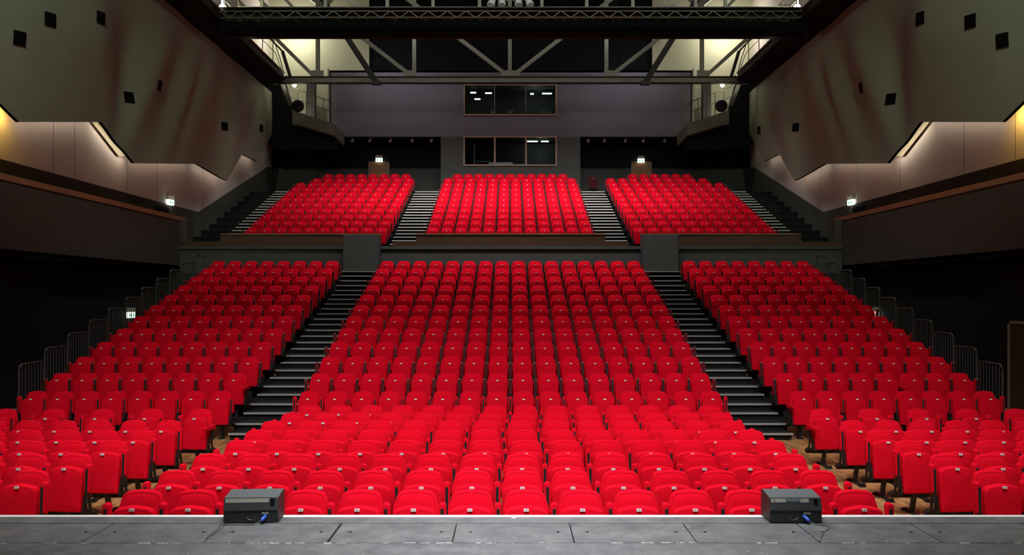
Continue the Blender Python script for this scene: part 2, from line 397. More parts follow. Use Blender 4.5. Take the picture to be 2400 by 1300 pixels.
for k, (xs, y, lab, sd) in enumerate(FRAMES):
    t = empty('seat_beam', (xs[0] if sd <= 0 else xs[0], y, 0), 0, label=lab, category='seat frame', group='steel frames under the flat seats')
    ox = xs[0]
    b = MB(); b.box(-.26, xs[-1] - ox + .26, .19, .24, .20, .25, 'black_metal'); b.obj('beam', t)
    for j, x in enumerate(xs):
        if j % 2 and j != len(xs) - 1 and sd == 0: continue
        p = MB(); p.bar((x - ox, .10, .30), (x - ox, .17, .03), .05, .05, 'black_metal', (0, 1, 0))
        p.box(x - ox - .03, x - ox + .03, .10, .24, .25, .30, 'black_metal')
        po = p.obj('post', t)
        f = MB(); f.box(x - ox - .025, x - ox + .025, -.08, .36, 0, .035, 'black_metal')
        f.box(x - ox - .05, x - ox + .05, -.10, -.03, 0, .02, 'black_metal'); f.box(x - ox - .05, x - ox + .05, .31, .38, 0, .02, 'black_metal')
        f.lathe((x - ox + .03, -.065, .02), (x - ox + .03, -.065, .05), [(0, .02), (1, .02)], 'black_metal', 8)
        f.obj('foot', po)

# ---- rake
RISE = .2694; RY0 = 15.31; RP = .877
def plat_y(k): return 15.66 + .88 * (k - 2)      # front edge of platform k (k>=2)
STUFF = []   # (x, y, z, arms)
for k in range(1, 13):
    y = RY0 + RP * (k - 1)
    z = RISE * (k - 1)
    for blk in ('left', 'centre', 'right'):
        n = 16 if blk == 'centre' else 8
        for i in range(n):
            if blk == 'centre': x = -.01 + (i - 7.5) * .519; num = 24 - i
            elif blk == 'left': x = -9.22 + .513 * i; num = 32 - i
            else: x = 5.63 + .513 * i; num = 8 - i
            arms = (-1, 1) if i == n - 1 else (-1,)
            ind = k <= 4 or (k == 5 and blk == 'centre' and 3 <= i <= 12)
            dn = ()
            if ind:
                if blk == 'left' and k == 2 and i == 7: dn = (1,)
                if blk == 'right' and k == 1 and i == 0: dn = (-1,)
                if blk == 'right' and k == 2 and i == 5: dn = (-1,)
                lab = 'red seat, %s from left in the %s row of the %s raked block' % (ORD[i], ORD[k - 1] if k > 1 else 'lowest', blk)
                if dn: lab = lab.replace('red seat,', 'red seat, armrest down,')
                make_seat(x, y, z, num, lab, 'red seats of the %s raked block' % blk, arms, dn, rz=random.uniform(-.012, .012), ped=True, plain=k > 1); n_ind += 1
            else:
                STUFF.append((x, y, z, arms))
# ---- balcony
BY0, BPT, BZ0, BR = 29.5, .83, 4.41, .328
for k in range(1, 12):
    y = BY0 + BPT * (k - 1); z = BZ0 + BR * (k - 1)
    if k == 11: cx = [(i - 5) * .50 - .02 for i in range(11)]
    else: cx = [-.035 + (i - 5.5) * .521 for i in range(12)]
    lf = {9: 10, 10: 9, 11: 8}.get(k, 10); li = -4.82 + .008 * k if k < 11 else -5.0
    lx = [li - .537 * i for i in range(lf)] if k < 11 else [li - .527 * i for i in range(lf)]
    if k == 11: rx = [5.81 + .515 * i for i in range(6)]
    else: rx = [4.79 - .012 * k + .537 * i for i in range({10: 9}.get(k, 10))]
    for xs in (cx, lx, rx):
        xs = sorted(xs)
        for j, x in enumerate(xs): STUFF.append((x, y, z, (-1, 1) if j == len(xs) - 1 else (-1,)))
# one mesh for the rest of the seats
def base_arrays(mbs):
    V = []; Fc = []; Mi = []; mats = []; o = 0
    for mb in mbs:
        V += mb.v
        for f, m in zip(mb.f, mb.m):
            key = mb.mats[m]
            if key not in mats: mats.append(key)
            Fc.append(tuple(i + o for i in f)); Mi.append(mats.index(key))
        o += len(mb.v)
    return np.array(V), Fc, Mi, mats
def far_seat(arms):
    mbs = [back_mb(), pan_mb(), bracket_mb(), plate_mb(), pedestal_mb()]
    for s in arms: mbs += [arm_plain_mb(s), stand_mb(s)]
    return mbs
def stuff_seats():
    AV = []; AF = []; AM = []; off = 0; mats = None
    import bmesh
    cache = {}
    for arms in ((-1,), (-1, 1)):
        mb = MB()
        for q in far_seat(arms):
            o = len(mb.v)
            mb.v += q.v
            for f, m in zip(q.f, q.m): mb.f.append(tuple(i + o for i in f)); mb.m.append(mb.mi(q.mats[m]))
        me = mb.mesh('tmp'); bm = bmesh.new(); bm.from_mesh(me); bmesh.ops.recalc_face_normals(bm, faces=bm.faces); bm.to_mesh(me); bm.free()
        cache[arms] = (np.array([v.co[:] for v in me.vertices]), [tuple(p.vertices) for p in me.polygons], list(mb.m), list(mb.mats))
        mats = mb.mats
    for x, y, z, arms in STUFF:
        v, f, m, mk = cache[arms]
        a = random.uniform(-.015, .015); ca, sa = math.cos(a), math.sin(a)
        R = np.array([[ca, sa, 0], [-sa, ca, 0], [0, 0, 1]])
        AV.append(v @ R + np.array([x, y, z]))
        AF += [tuple(i + off for i in q) for q in f]; AM += [mats.index(mk[j]) for j in m]; off += len(v)
    me = bpy.data.meshes.new('theatre_seats'); me.from_pydata(np.concatenate(AV).tolist(), [], AF)
    for k in mats: me.materials.append(M[k])
    me.polygons.foreach_set('material_index', AM); me.polygons.foreach_set('use_smooth', [True] * len(AF)); me.update()
    try: me.set_sharp_from_angle(angle=math.radians(38))
    except Exception: pass
    o = bpy.data.objects.new('theatre_seats', me); COL.objects.link(o)
    o['kind'] = 'stuff'; o['category'] = 'seats'; o['label'] = 'mass of red tip-up seats filling the upper raked rows and the balcony'
stuff_seats()
print('individual seats', n_ind, 'mass', len(STUFF))

# ------------------------------------------------------------------ floor and rake platforms
struct(MB().box(-13.5, 13.5, 6.2, 30, -.2, 0, 'boards').obj('floor'))
for bn, x0, x1 in (('left', -9.8, -5.45), ('centre', -4.2, 4.2), ('right', 5.45, 9.8)):
    mb = MB()
    for k in range(2, 13):
        y0 = plat_y(k); y1 = plat_y(k + 1) if k < 12 else 25.9
        mb.box(x0, x1, y0, y1 + .02, RISE * (k - 1) - .06, RISE * (k - 1), 'black_carpet')
        mb.box(x0, x1, y0 + .02, y0 + .05, RISE * (k - 2), RISE * (k - 1) - .06, 'oak' if k == 2 else 'black_carpet')
    o = mb.obj('floor_' + bn + '_rake'); struct(o)
# wooden end blocks beside the aisle feet
for s in (-1, 1):
    o = MB().box(min(s * 5.47, s * 5.75), max(s * 5.47, s * 5.75), 15.62, 15.9, 0, .25, 'oak').obj('trim_' + ('1' if s < 0 else '2')); struct(o)
# aisle stairs of the stalls
for s, sn in ((-1, 'left'), (1, 'right')):
    t = empty('aisle_stairs', (s * 4.82, 15.3, 0), 0, label='black aisle steps with pale nosings, %s aisle of the stalls rake' % sn, category='stairs', group='stalls aisle stairs')
    for n in range(1, 27):
        z = .1347 * n if n <= 22 else 2.963 + .155 * (n - 22)
        k = n // 2 + 1
        y = plat_y(k) if n % 2 == 0 else plat_y(k + 1) - .36
        if n > 22: y = plat_y(12) + .30 * (n - 22)
        yn = plat_y(k + 1) + .02 if n % 2 == 0 else plat_y(k + 1) + .1
        mb = MB(); a, b = -.61, .61; y -= 15.3; yn -= 15.3
        if n > 22: yn = y + .35
        if n == 26: yn = 28.2 - 15.3
        mb.box(a, b, y, yn, z - .045, z, 'black_carpet')
        mb.box(a + .02, b - .02, y + .04, y + .06, z - .135 if n > 1 else 0.02, z - .045, 'black_wall')
        st = mb.obj('step', t)
        nb = MB().box(a, b, y - .012, y + .035, z - .03, z + .004, 'nosing'); nb.obj('nosing', st, label='pale metal nosing strip')
# side guard rails of the rake
def guard_rail(s, k):
    zb = RISE * (k - 1); y0 = 16.12 + .893 * (k - 2); x = s * 9.95
    sn = 'left' if s < 0 else 'right'
    t = empty('guard_rail', (x, y0, zb), 0, label='black barred guard rail at %s raked row, %s edge of the stalls' % (ORD[k - 1], sn), category='guard rail', group='guard rails at the %s edge' % sn)
    H = 1.12; Wd = .86; r = .12
    pts = [(0, 0, -.02), (0, 0, H - r)] + [(0, r - r * math.cos(a), H - r + r * math.sin(a)) for a in (.5, 1.05)] + [(0, r, H), (0, Wd - r, H)] + [(0, Wd - r + r * math.sin(a), H - r + r * math.cos(a)) for a in (.5, 1.05)] + [(0, Wd, H - r), (0, Wd, -.02)]
    MB().tube(pts, .021, 'rail_metal', 6).obj('frame', t, True)
    MB().box(-.012, .012, 0, Wd, .1, .13, 'rail_metal').obj('bottom_rail', t)
    for j in range(1, 8):
        MB().tube([(0, Wd * j / 8, .1), (0, Wd * j / 8, H - .02)], .009, 'rail_metal', 5).obj('baluster', t)
for s in (-1, 1):
    for k in range(2, 14):
        if k <= 12: guard_rail(s, k)
# skirting side of the rake
for s, sn in ((-1, 'left'), (1, 'right')):
    poly = [(15.66, 0)] + [p for k in range(2, 13) for p in ((plat_y(k), RISE * (k - 1)), (plat_y(k + 1), RISE * (k - 1)))] + [(plat_y(13) + .2, RISE * 11), (plat_y(13) + .2, 0)]
    x0, x1 = sorted((s * 9.8, s * 10.05))
    struct(MB().prism(poly, 'x', x0, x1, 'black_carpet').obj('wall_rake_' + sn))

# ------------------------------------------------------------------ room shell
XW = 12.3; XP = 11.8
BF = 28.7   # balcony front
# wall behind the top stalls row, balcony fascia
mb = MB(); mb.box(-12.6, 12.6, 28.4, 28.6, 0, 4.5, 'black_wall'); struct(mb.obj('wall_stalls_rear'))
mb = MB(); mb.box(-11.9, 11.9, 28.3, 28.8, 4.45, 4.56, 'dark_panel'); struct(mb.obj('trim_balcony_soffit'))
# doors panels at the heads of the stalls aisles
for s, sn in ((-1, 'left'), (1, 'right')):
    t = empty('aisle_head_screen', (s * 5.24, 27.9, 3.70), 0, label='dark screen closing the head of the %s stalls aisle, taller than the wall beside it' % sn, category='screen', group='screens at the aisle heads')
    MB().box(-.62, .62, 0, .42, -.6, 1.23, 'dark_panel').obj('panel', t)
    f = MB(); f.box(-.62, .62, -.02, 0, -.02, .0, 'grey_metal'); f.box(-.63, -.61, -.02, 0, 0, 1.23, 'rail_metal'); f.box(.61, .63, -.02, 0, 0, 1.23, 'rail_metal'); f.obj('frame', t)
# balcony fronts
mb = MB()
for x0, x1 in ((-11.9, -5.45), (-4.2, 4.2), (5.45, 11.9)):
    mb.box(x0 if x0 > -11 else -11.9, x1, BF - .35, BF + .1, 4.53, 4.72, 'dark_oak')
struct(mb.obj('trim_balcony_ledge'))
mb = MB(); mb.box(-11.8, 11.8, BF - .33, BF + .3, 3.6, 4.53, 'dark_panel'); struct(mb.obj('wall_balcony_fascia'))
for i, (x0, x1) in enumerate(((-10.5, -4.70), (-3.43, 3.41), (4.70, 10.5))):
    mb = MB(); mb.box(x0, x1, BF + .12, BF + .22, 4.56, 5.0, 'dark_oak'); mb.box(x0, x1, BF + .08, BF + .26, 5.0, 5.04, 'oak')
    struct(mb.obj('wall_balcony_parapet_' + ('left', 'centre', 'right')[i]))
# balcony platforms
def bplat_y(k): return 29.9 + BPT * (k - 2)
mb = MB(); mb.box(-12.3, 12.3, BF, bplat_y(2), BZ0 - .1, BZ0, 'black_carpet')
for k in range(2, 12):
    z = BZ0 + BR * (k - 1); y1 = bplat_y(k + 1) if k < 11 else 41
    for x0, x1 in ((-12.3, -11.1), (-9.97, -4.55), (-3.2, 3.15), (4.45, 9.97), (11.1, 12.3)):
        mb.box(x0, x1, bplat_y(k), y1 + .02, z - .06, z, 'black_carpet')
        mb.box(x0, x1, bplat_y(k) + .02, bplat_y(k) + .05, z - BR, z - .06, 'black_carpet')
mb.box(-12.3, 12.3, bplat_y(11) + .5, 41, BZ0 + BR * 10 - .06, BZ0 + BR * 10 - .002, 'black_carpet')
struct(mb.obj('floor_balcony'))
for nm, x0, x1, s in (('inner left', -4.52, -3.25, 1), ('inner right', 3.2, 4.42, 1), ('outer left', -11.05, -9.99, 0), ('outer right', 9.99, 11.05, 0)):
    cx = (x0 + x1) / 2; t = empty('balcony_stairs', (cx, 29.0, BZ0), 0, label='black steps with pale nosings in the %s aisle of the balcony' % nm, category='stairs', group='balcony aisle stairs')
    for n in range(1, 21):
        z = BR / 2 * n; k = n // 2 + 1
        y = (bplat_y(k) if n % 2 == 0 else bplat_y(k + 1) - .415) - 29.0
        mb = MB(); hw = (x1 - x0) / 2
        mb.box(-hw, hw, y, y + .5, z - .04, z, 'black_carpet'); mb.box(-hw, hw, y + .03, y + .05, z - .164, z - .04, 'black_wall')
        so = mb.obj('step', t)
        MB().box(-hw, hw, y - .012, y + .05, z - .03, z + .004, 'white_nosing').obj('nosing', so, label='pale metal nosing strip')
# low side walls of the balcony aisles
# side walls
for s, sn in ((-1, 'left'), (1, 'right')):
    def X(a, b): return sorted((s * a, s * b))
    x0, x1 = X(XW, XW + .2)
    struct(MB().box(x0, x1, 8, 41, 6.08, 17.8, 'beige').obj('wall_' + sn + '_upper'))
    mb = MB(); mb.box(x0, x1, 6, 31.5, 3.6, 6.08, 'dado_shaded_brown'); struct(mb.obj('wall_' + sn + '_middle'))
    mb = MB(); mb.box(x0, x1, 6, 29, 0, 3.7, 'black_wall'); struct(mb.obj('wall_' + sn + '_lower'))
    # dark dado that climbs with the balcony
    a0, a1 = X(XW - .04, XW + .06)
    mb = MB(); mb.prism([(28.6, 4.3), (28.6, 6.08), (31.3, 6.08), (40.2, 9.3), (41, 9.4), (41, 4.3)], 'x', a0, a1, 'dark_panel'); struct(mb.obj('wall_' + sn + '_dado'))
    # gallery front with oak cap
    a0, a1 = X(XP, XP + .12); b0, b1 = X(XP - .03, XP + .15)
    mb = MB(); mb.box(a0, a1, 6, 28.9, 3.77, 5.47, 'brown_face'); struct(mb.obj('wall_' + sn + '_gallery_front'))
    mb = MB(); mb.box(b0, b1, 6, 28.9, 5.47, 5.62, 'oak'); struct(mb.obj('trim_' + sn + '_gallery_cap'))
    c0, c1 = X(XP, XW + .1); struct(MB().box(c0, c1, 6, 28.9, 3.77, 3.87, 'brown_face').obj('floor_' + sn + '_gallery'))
    # doorway at the gallery end
    d0, d1 = X(XW - .02, XW + .05)
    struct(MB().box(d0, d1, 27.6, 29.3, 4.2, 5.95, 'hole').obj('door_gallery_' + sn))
    # pilaster
    e0, e1 = X(XP - .25, XW); struct(MB().box(e0, e1, 28.4, 28.95, 3.7, 5.5, 'brown_face').obj('trim_' + sn + '_pier'))
# panel joints of the beige wall (thin shadow gaps)
for s, sn in ((-1, 'left'), (1, 'right')):
    mb = MB()
    for px in ((125, 175, 299, 368, 475) if s < 0 else (2380, 2260, 2110, 2010, 1925)):
        Y = XW * F / abs(px - 1197); a, b = sorted((s * (XW - .004), s * XW)); mb.box(a, b, Y - .006, Y + .006, 6.1, 9.5, 'brown_face')
    struct(mb.obj('trim_' + sn + '_wall_joints'))
# ground-floor door on the right wall
t = MB(); t.box(XW - .05, XW, 18.6, 19.55, 0, 2.1, 'dark_oak'); struct(t.obj('door_1'))
fr = MB(); fr.box(XW - .07, XW, 19.55, 19.62, 0, 2.17, 'frame_wood'); fr.box(XW - .07, XW, 18.53, 19.62, 2.1, 2.17, 'frame_wood'); struct(fr.obj('trim_door_frame'))

# rear wall
YB = 39.6
mb = MB()
W = (-2.33, 2.28)     # window x range
def wallslab(x0, x1, z0, z1, key, y0=YB, y1=YB + .2): mb.box(x0, x1, y0, y1, z0, z1, key)
ztop = HC + 530 * YB / F; zs = HC + 375 * YB / F
zu0 = HC + 425 * YB / F; zu1 = HC + 497 * YB / F; zl0 = HC + 307 * YB / F; zl1 = HC + 375 * YB / F
wallslab(-9.0, W[0], zs, ztop, 'rear_grey'); wallslab(W[1], 9.0, zs, ztop, 'rear_grey')
wallslab(W[0], W[1], zu1, ztop, 'rear_grey'); wallslab(W[0], W[1], zs, zu0, 'rear_grey')
wallslab(-3.48, W[0], 7.6, zs, 'dark_panel'); wallslab(W[1], 3.46, 7.6, zs, 'dark_panel'); wallslab(W[0], W[1], 7.6, zl0, 'dark_panel')
struct(mb.obj('wall_rear'))
struct(MB().box(-9.0, 9.0, YB, 41.2, ztop - .1, ztop, 'rear_grey').obj('trim_rear_wall_top'))
struct(MB().box(-12.5, -3.05, 41.0, 41.2, 4, 18, 'black_wall').box(3.05, 12.5, 41.0, 41.2, 4, 18, 'black_wall').box(-3.05, 3.05, 41.0, 41.2, zu1 + .4, 18, 'black_wall').obj('wall_rear_recess'))
mb = MB(); mb.box(-12.5, -3.48, 40.95, 41.0, 7.6, 9.35, 'dark_panel'); mb.box(3.46, 12.5, 40.95, 41.0, 7.6, 9.35, 'dark_panel')
struct(mb.obj('wall_rear_dado'))
for nm, a, b in (('left', -12.3, -3.48), ('right', 3.46, 12.3)):
    struct(MB().box(a, b, YB + .2, 41, zs + .02, zs + .12, 'black_wall').obj('ceiling_recess_' + nm))
# dark cloth above the wall and pale lit side bays
struct(MB().box(-7.4, 7.4, 40.6, 40.7, ztop, 18, 'black_cloth').obj('wall_rear_cloth'))
for s, sn in ((-1, 'left'), (1, 'right')):
    x0, x1 = sorted((s * 8.9, s * 12.4)); x2, x3 = sorted((s * 7.4, s * 12.4))
    mb = MB(); mb.box(x0, x1, 40.4, 40.5, 10.9, ztop, 'pale'); struct(mb.obj('wall_rear_bay_' + sn)); x2, x3 = sorted((s * 9.0, s * 12.4)); x4, x5 = sorted((s * 7.2, s * 9.0)); struct(MB().box(x4, x5, 40.5, 40.6, ztop, 18, 'pale').obj('wall_rear_shoulder_' + sn))
    mb = MB(); mb.box(x2, x3, 40.5, 40.6, ztop, 18, 'pale'); struct(mb.obj('wall_rear_upper_' + sn))
    a, b = sorted((s * 8.95, s * 9.05)); struct(MB().box(a, b, YB, 40.6, 10.7, ztop, 'rear_grey').obj('trim_bay_return_' + sn))
struct(MB().box(-13, 13, 8, 42, 18, 18.2, 'ceiling').obj('ceiling'))
# doors of the balcony
for i, (px0, px1) in enumerate(((866, 911), (1481, 1525))):
    x0 = (px0 - 1197) * 40.95 / F; x1 = (px1 - 1197) * 40.95 / F
    o = MB().box(x0, x1, 40.9, 40.95, 7.69, 9.65, 'door_wood').obj('door_%d' % (i + 2)); struct(o)
    hd = MB(); hx = x1 - .12; hd.box(hx, hx + .03, 40.86, 40.9, 8.6, 9.1, 'grey_metal'); hd.obj('door_handle', o)
    fr = MB(); fr.box(x0 - .05, x0, 40.88, 40.95, 7.69, 9.7, 'frame_wood'); fr.box(x1, x1 + .05, 40.88, 40.95, 7.69, 9.7, 'frame_wood'); fr.box(x0 - .05, x1 + .05, 40.88, 40.95, 9.65, 9.7, 'frame_wood'); fr.obj('door_frame', o)

# control-room windows
def window(name, z0, z1, mull, wide):
    w_ = empty(name, (0, YB, z0)); w_['kind'] = 'structure'
    h = z1 - z0; t = .055
    fr = MB(); fr.box(W[0] - .02, W[1] + .02, -.06, .1, -.02, t, 'frame_wood'); fr.box(W[0] - .02, W[1] + .02, -.06, .1, h - t, h + .02, 'frame_wood')
    fr.box(W[0] - .02, W[0] + t, -.06, .1, t, h - t, 'frame_wood'); fr.box(W[1] - t, W[1] + .02, -.06, .1, t, h - t, 'frame_wood')
    for m in mull: fr.box(m - wide, m + wide, -.05, .1, t, h - t, 'frame_wood' if wide > .03 else 'grey_metal')
    fr.obj('window_frame', w_)
    MB().box(W[0] + t, W[1] - t, .02, .03, t, h - t, 'glass').obj('window_pane', w_)
window('window_1', zu0, zu1, (-.80, .75), .012)
window('window_2', zl0, zl1, (-.79, .76), .045)
# control rooms behind
for nm, z0, z1 in (('upper', zu0, zu1), ('lower', zl0, zl1)):
    mb = MB(); mb.box(-3, 3, 42.6, 42.7, z0 - .8, z1 + .3, 'dark_panel'); mb.box(-3, 3, YB + .2, 42.6, z1 + .25, z1 + .3, 'dark_panel'); mb.box(-3, 3, YB + .2, 42.6, z0 - .85, z0 - .8, 'black_carpet')
    mb.box(-3.05, -3, YB + .2, 42.7, z0 - .8, z1 + .3, 'dark_panel'); mb.box(3, 3.05, YB + .2, 42.7, z0 - .8, z1 + .3, 'dark_panel')
    struct(mb.obj('wall_control_room_' + nm))
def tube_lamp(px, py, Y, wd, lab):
    p = at(px, py, Y); t = empty('light_or_reflection_strip', p, 0, label=lab, category='lamp', group='strip lights in the control rooms')
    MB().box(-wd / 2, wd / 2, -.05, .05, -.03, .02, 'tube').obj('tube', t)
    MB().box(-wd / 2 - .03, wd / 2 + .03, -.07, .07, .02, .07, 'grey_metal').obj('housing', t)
for px, py, wd, lab in ((1109, 217, .30, 'small strip imitating a lamp reflection, far left in the upper control window'), (1145, 218, .34, 'strip imitating a lamp reflection, second from left in the upper control window'),
                        (1119, 232, .30, 'lower strip imitating a lamp reflection at left in the upper control window'), (1247, 220, .18, 'short strip imitating a lamp reflection right of centre in the upper control window'),
                        (1282, 219, .50, 'longest strip imitating a lamp reflection at the right of the upper control window'),
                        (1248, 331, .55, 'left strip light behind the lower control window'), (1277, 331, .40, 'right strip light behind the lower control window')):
    tube_lamp(px, py, 41.6, wd, lab)  # upper-window strips are added to imitate lamp reflections in the glass
point('control_room_glow', (1.2, 41.3, zu0 + 1.2), 5, (.85, 1, .9))  # added point, lifts the upper room interior
point('booth_glow', (1.6, 41.5, zl0 + 1.0), 7, (.9, 1, .95))  # added point, lifts the lower booth interior
# desk with white equipment in the lower booth
t = empty('control_desk', (0, 40.3, zl0 - .62), 0, label='control desk behind the lower window with a pale mixing console on it', category='desk')
MB().box(-2.2, 2.2, -.35, .35, .70, .74, 'dark_panel').obj('desk_top', t)
for x in (-2.1, 2.1): MB().box(x - .04, x + .04, -.3, .3, -.18, .7, 'black_metal').obj('leg', t)
c = MB(); c.prism([(-.3, .0), (.25, .0), (.25, .17), (-.3, .12)], 'x', -1.1, .1, 'desk'); c.obj('mixing_console', None, label='pale mixing console on the desk behind the lower window', category='mixing console').location = (0, 40.3, zl0 + .12)
t = empty('monitor_stand', (-1.85, 40.4, zl0 + .13), 0, label='pale metal frame standing at the left in the lower control window', category='stand')
b = MB(); b.tube([(0, 0, -.01), (0, 0, 1.1)], .02, 'desk', 6); b.obj('pole', t); b = MB(); b.tube([(-.3, 0, 1.05), (0, 0, 1.05)], .015, 'desk', 6); b.obj('arm', t)
b = MB(); b.tube([(.1, 0, .0), (.1, 0, .22), (.75, 0, .22), (.75, 0, 0)], .015, 'desk', 6); b.obj('hoop', t)

# pale boxes added in place of reflections in the upper window
t = empty('equipment_shelf', (0, 41.2, zu0 + .36), 0, label='dark shelf behind the upper control window', category='shelf')
MB().box(-2.2, 2.2, -.25, .25, .02, .06, 'dark_panel').obj('board', t)
for x in (-2.15, 2.15): MB().box(x - .03, x + .03, -.2, .2, -1.15, .02, 'black_metal').obj('leg', t)
for j, (px, wd) in enumerate(((1156, .20), (1196, .26), (1281, .44))):
    x = (px - 1197) * 41.2 / F
    mb = MB(); mb.box(-wd / 2, wd / 2, -.12, .12, 0, .2, 'exit_box'); mb.box(-wd / 2 + .02, wd / 2 - .02, -.125, -.12, .12, .18, 'dark_panel')
    o = mb.obj('reflection_box', None, label='pale box in place of a reflection behind the upper control window, %s' % ('left of centre', 'at the centre', 'at the right')[j], category='box', group='boxes in place of reflections in the upper control room'); o.location = (x, 41.2, zu0 + .42)
# exit signs
def exit_sign(loc, rz, lab):
    t = empty('exit_sign', loc, rz, label=lab, category='exit sign', group='illuminated exit signs')
    MB().box(-.17, .17, -.05, .05, .0, .14, 'exit_box').obj('housing', t)
    MB().box(-.17, .17, -.04, .04, -.19, .0, 'exit_lit').obj('sign_panel', t, label='glowing sign panel')
    g = MB()
    for q in (-.042,):
        g.add([(-.13, q, -.10), (-.05, q, -.04), (-.05, q, -.08), (.0, q, -.08), (.0, q, -.12), (-.05, q, -.12), (-.05, q, -.16)], [tuple(range(7))], 'exit_green')
        g.add([(.04, q, -.17), (.07, q, -.17), (.09, q, -.11), (.12, q, -.17), (.15, q, -.17), (.11, q, -.06), (.06, q, -.06)], [tuple(range(7))], 'exit_green')
        g.add([(.07 + .018 * math.cos(a), q, -.035 + .018 * math.sin(a)) for a in [k * math.pi / 4 for k in range(8)]], [tuple(range(8))], 'exit_green')
    g.obj('pictogram', t, recalc=False)
exit_sign((-6.75, 40.85, 9.86), 0, 'exit sign above the left balcony door in the rear wall')
exit_sign((6.68, 40.85, 9.83), 0, 'exit sign above the right balcony door in the rear wall')
exit_sign((-12.22, 28.6, 6.24), math.radians(80), 'exit sign on the left beige wall above the gallery doorway')
exit_sign((12.22, 28.6, 6.24), math.radians(-80), 'exit sign on the right beige wall above the gallery doorway')
exit_sign((-12.2, 25.6, 2.27), math.radians(80), 'exit sign low on the black left wall behind the guard rails')
exit_sign((12.2, 26.55, 2.27), math.radians(-80), 'exit sign low on the black right wall behind the guard rails')
for s, sn in ((-1, 'left'), (1, 'right')):
    point('exit_glow_' + sn, (s * 11.9, 28.5, 6.1), 1.2, (.85, 1, .8), .1)

# small spotlights under the rear soffit
for nm, xs in (('left', (828, 869, 917, 968, 1013)), ('right', (1380, 1418, 1467, 1509, 1559, 1597))):
    for j, px in enumerate(xs):
        p = at(px, 324, 39.95)
        t = empty('ceiling_spotlight', (p.x, 39.95, zs + .02), 0, label='tiny grey spotlight, %s of the row under the %s rear soffit' % (ORD[j] + ' from left', nm), category='spotlight', group='spotlights under the rear soffit')
        MB().box(-.02, .02, -.02, .02, -.08, 0, 'lamp_body').obj('stem', t)
        MB().lathe((0, .05, -.06), (-.05, -.10, -.20), [(0, .03), (.2, .06), (1, .075)], 'lamp_body', 8).obj('lamp_head', t, True)

# ------------------------------------------------------------------ acoustic side panels
SAW = [(12.7, 6.77), (16.3, 7.56), (18.3, 6.77), (21.9, 7.56), (23.9, 6.76), (28.7, 7.54), (31.7, 7.38), (33.5, 8.76), (35.6, 8.81), (39.5, 11.9)]
XA = 11.3
def saw(y):
    for (a, za), (b, zb) in zip(SAW, SAW[1:]):
        if a <= y <= b: return za + (zb - za) * (y - a) / (b - a)
    return SAW[-1][1]
# fold lines of the panel: (y at z=13, y at z=7, inward offset); sheets bend between them, some shaped to imitate light streaks and shadow edges
FOLDS = [(6.0, 9.0, 0.0), (16.0, 17.0, .05), (20.7, 22.1, .34), (24.7, 22.75, -.16), (27.3, 23.3, .16), (28.6, 25.0, -.12), (29.7, 26.0, .10),
         (30.3, 26.5, -.02), (31.1, 27.1, .12), (31.6, 31.1, -.20), (33.9, 31.9, .16), (36.5, 33.6, -.05), (41.0, 37.5, .10), (46, 44, 0)]
def bulge(y, z):
    t = (13 - z) / 6.0
    q = [(a + (b - a) * t, d) for a, b, d in FOLDS]
    v = 0
    for (ya, da), (yb, db) in zip(q, q[1:]):
        if ya <= y <= yb and yb > ya:
            u = (y - ya) / (yb - ya); u = u * .35 + .65 * (.5 - .5 * math.cos(math.pi * u)); v = da + (db - da) * u; break
    return v * min(1, max(.12, (z - saw(y)) * .4 + .12)) * min(1, max(.15, (12.4 - z) * .5)) * (1 if y < 37.5 else max(0, (39.5 - y) / 2))
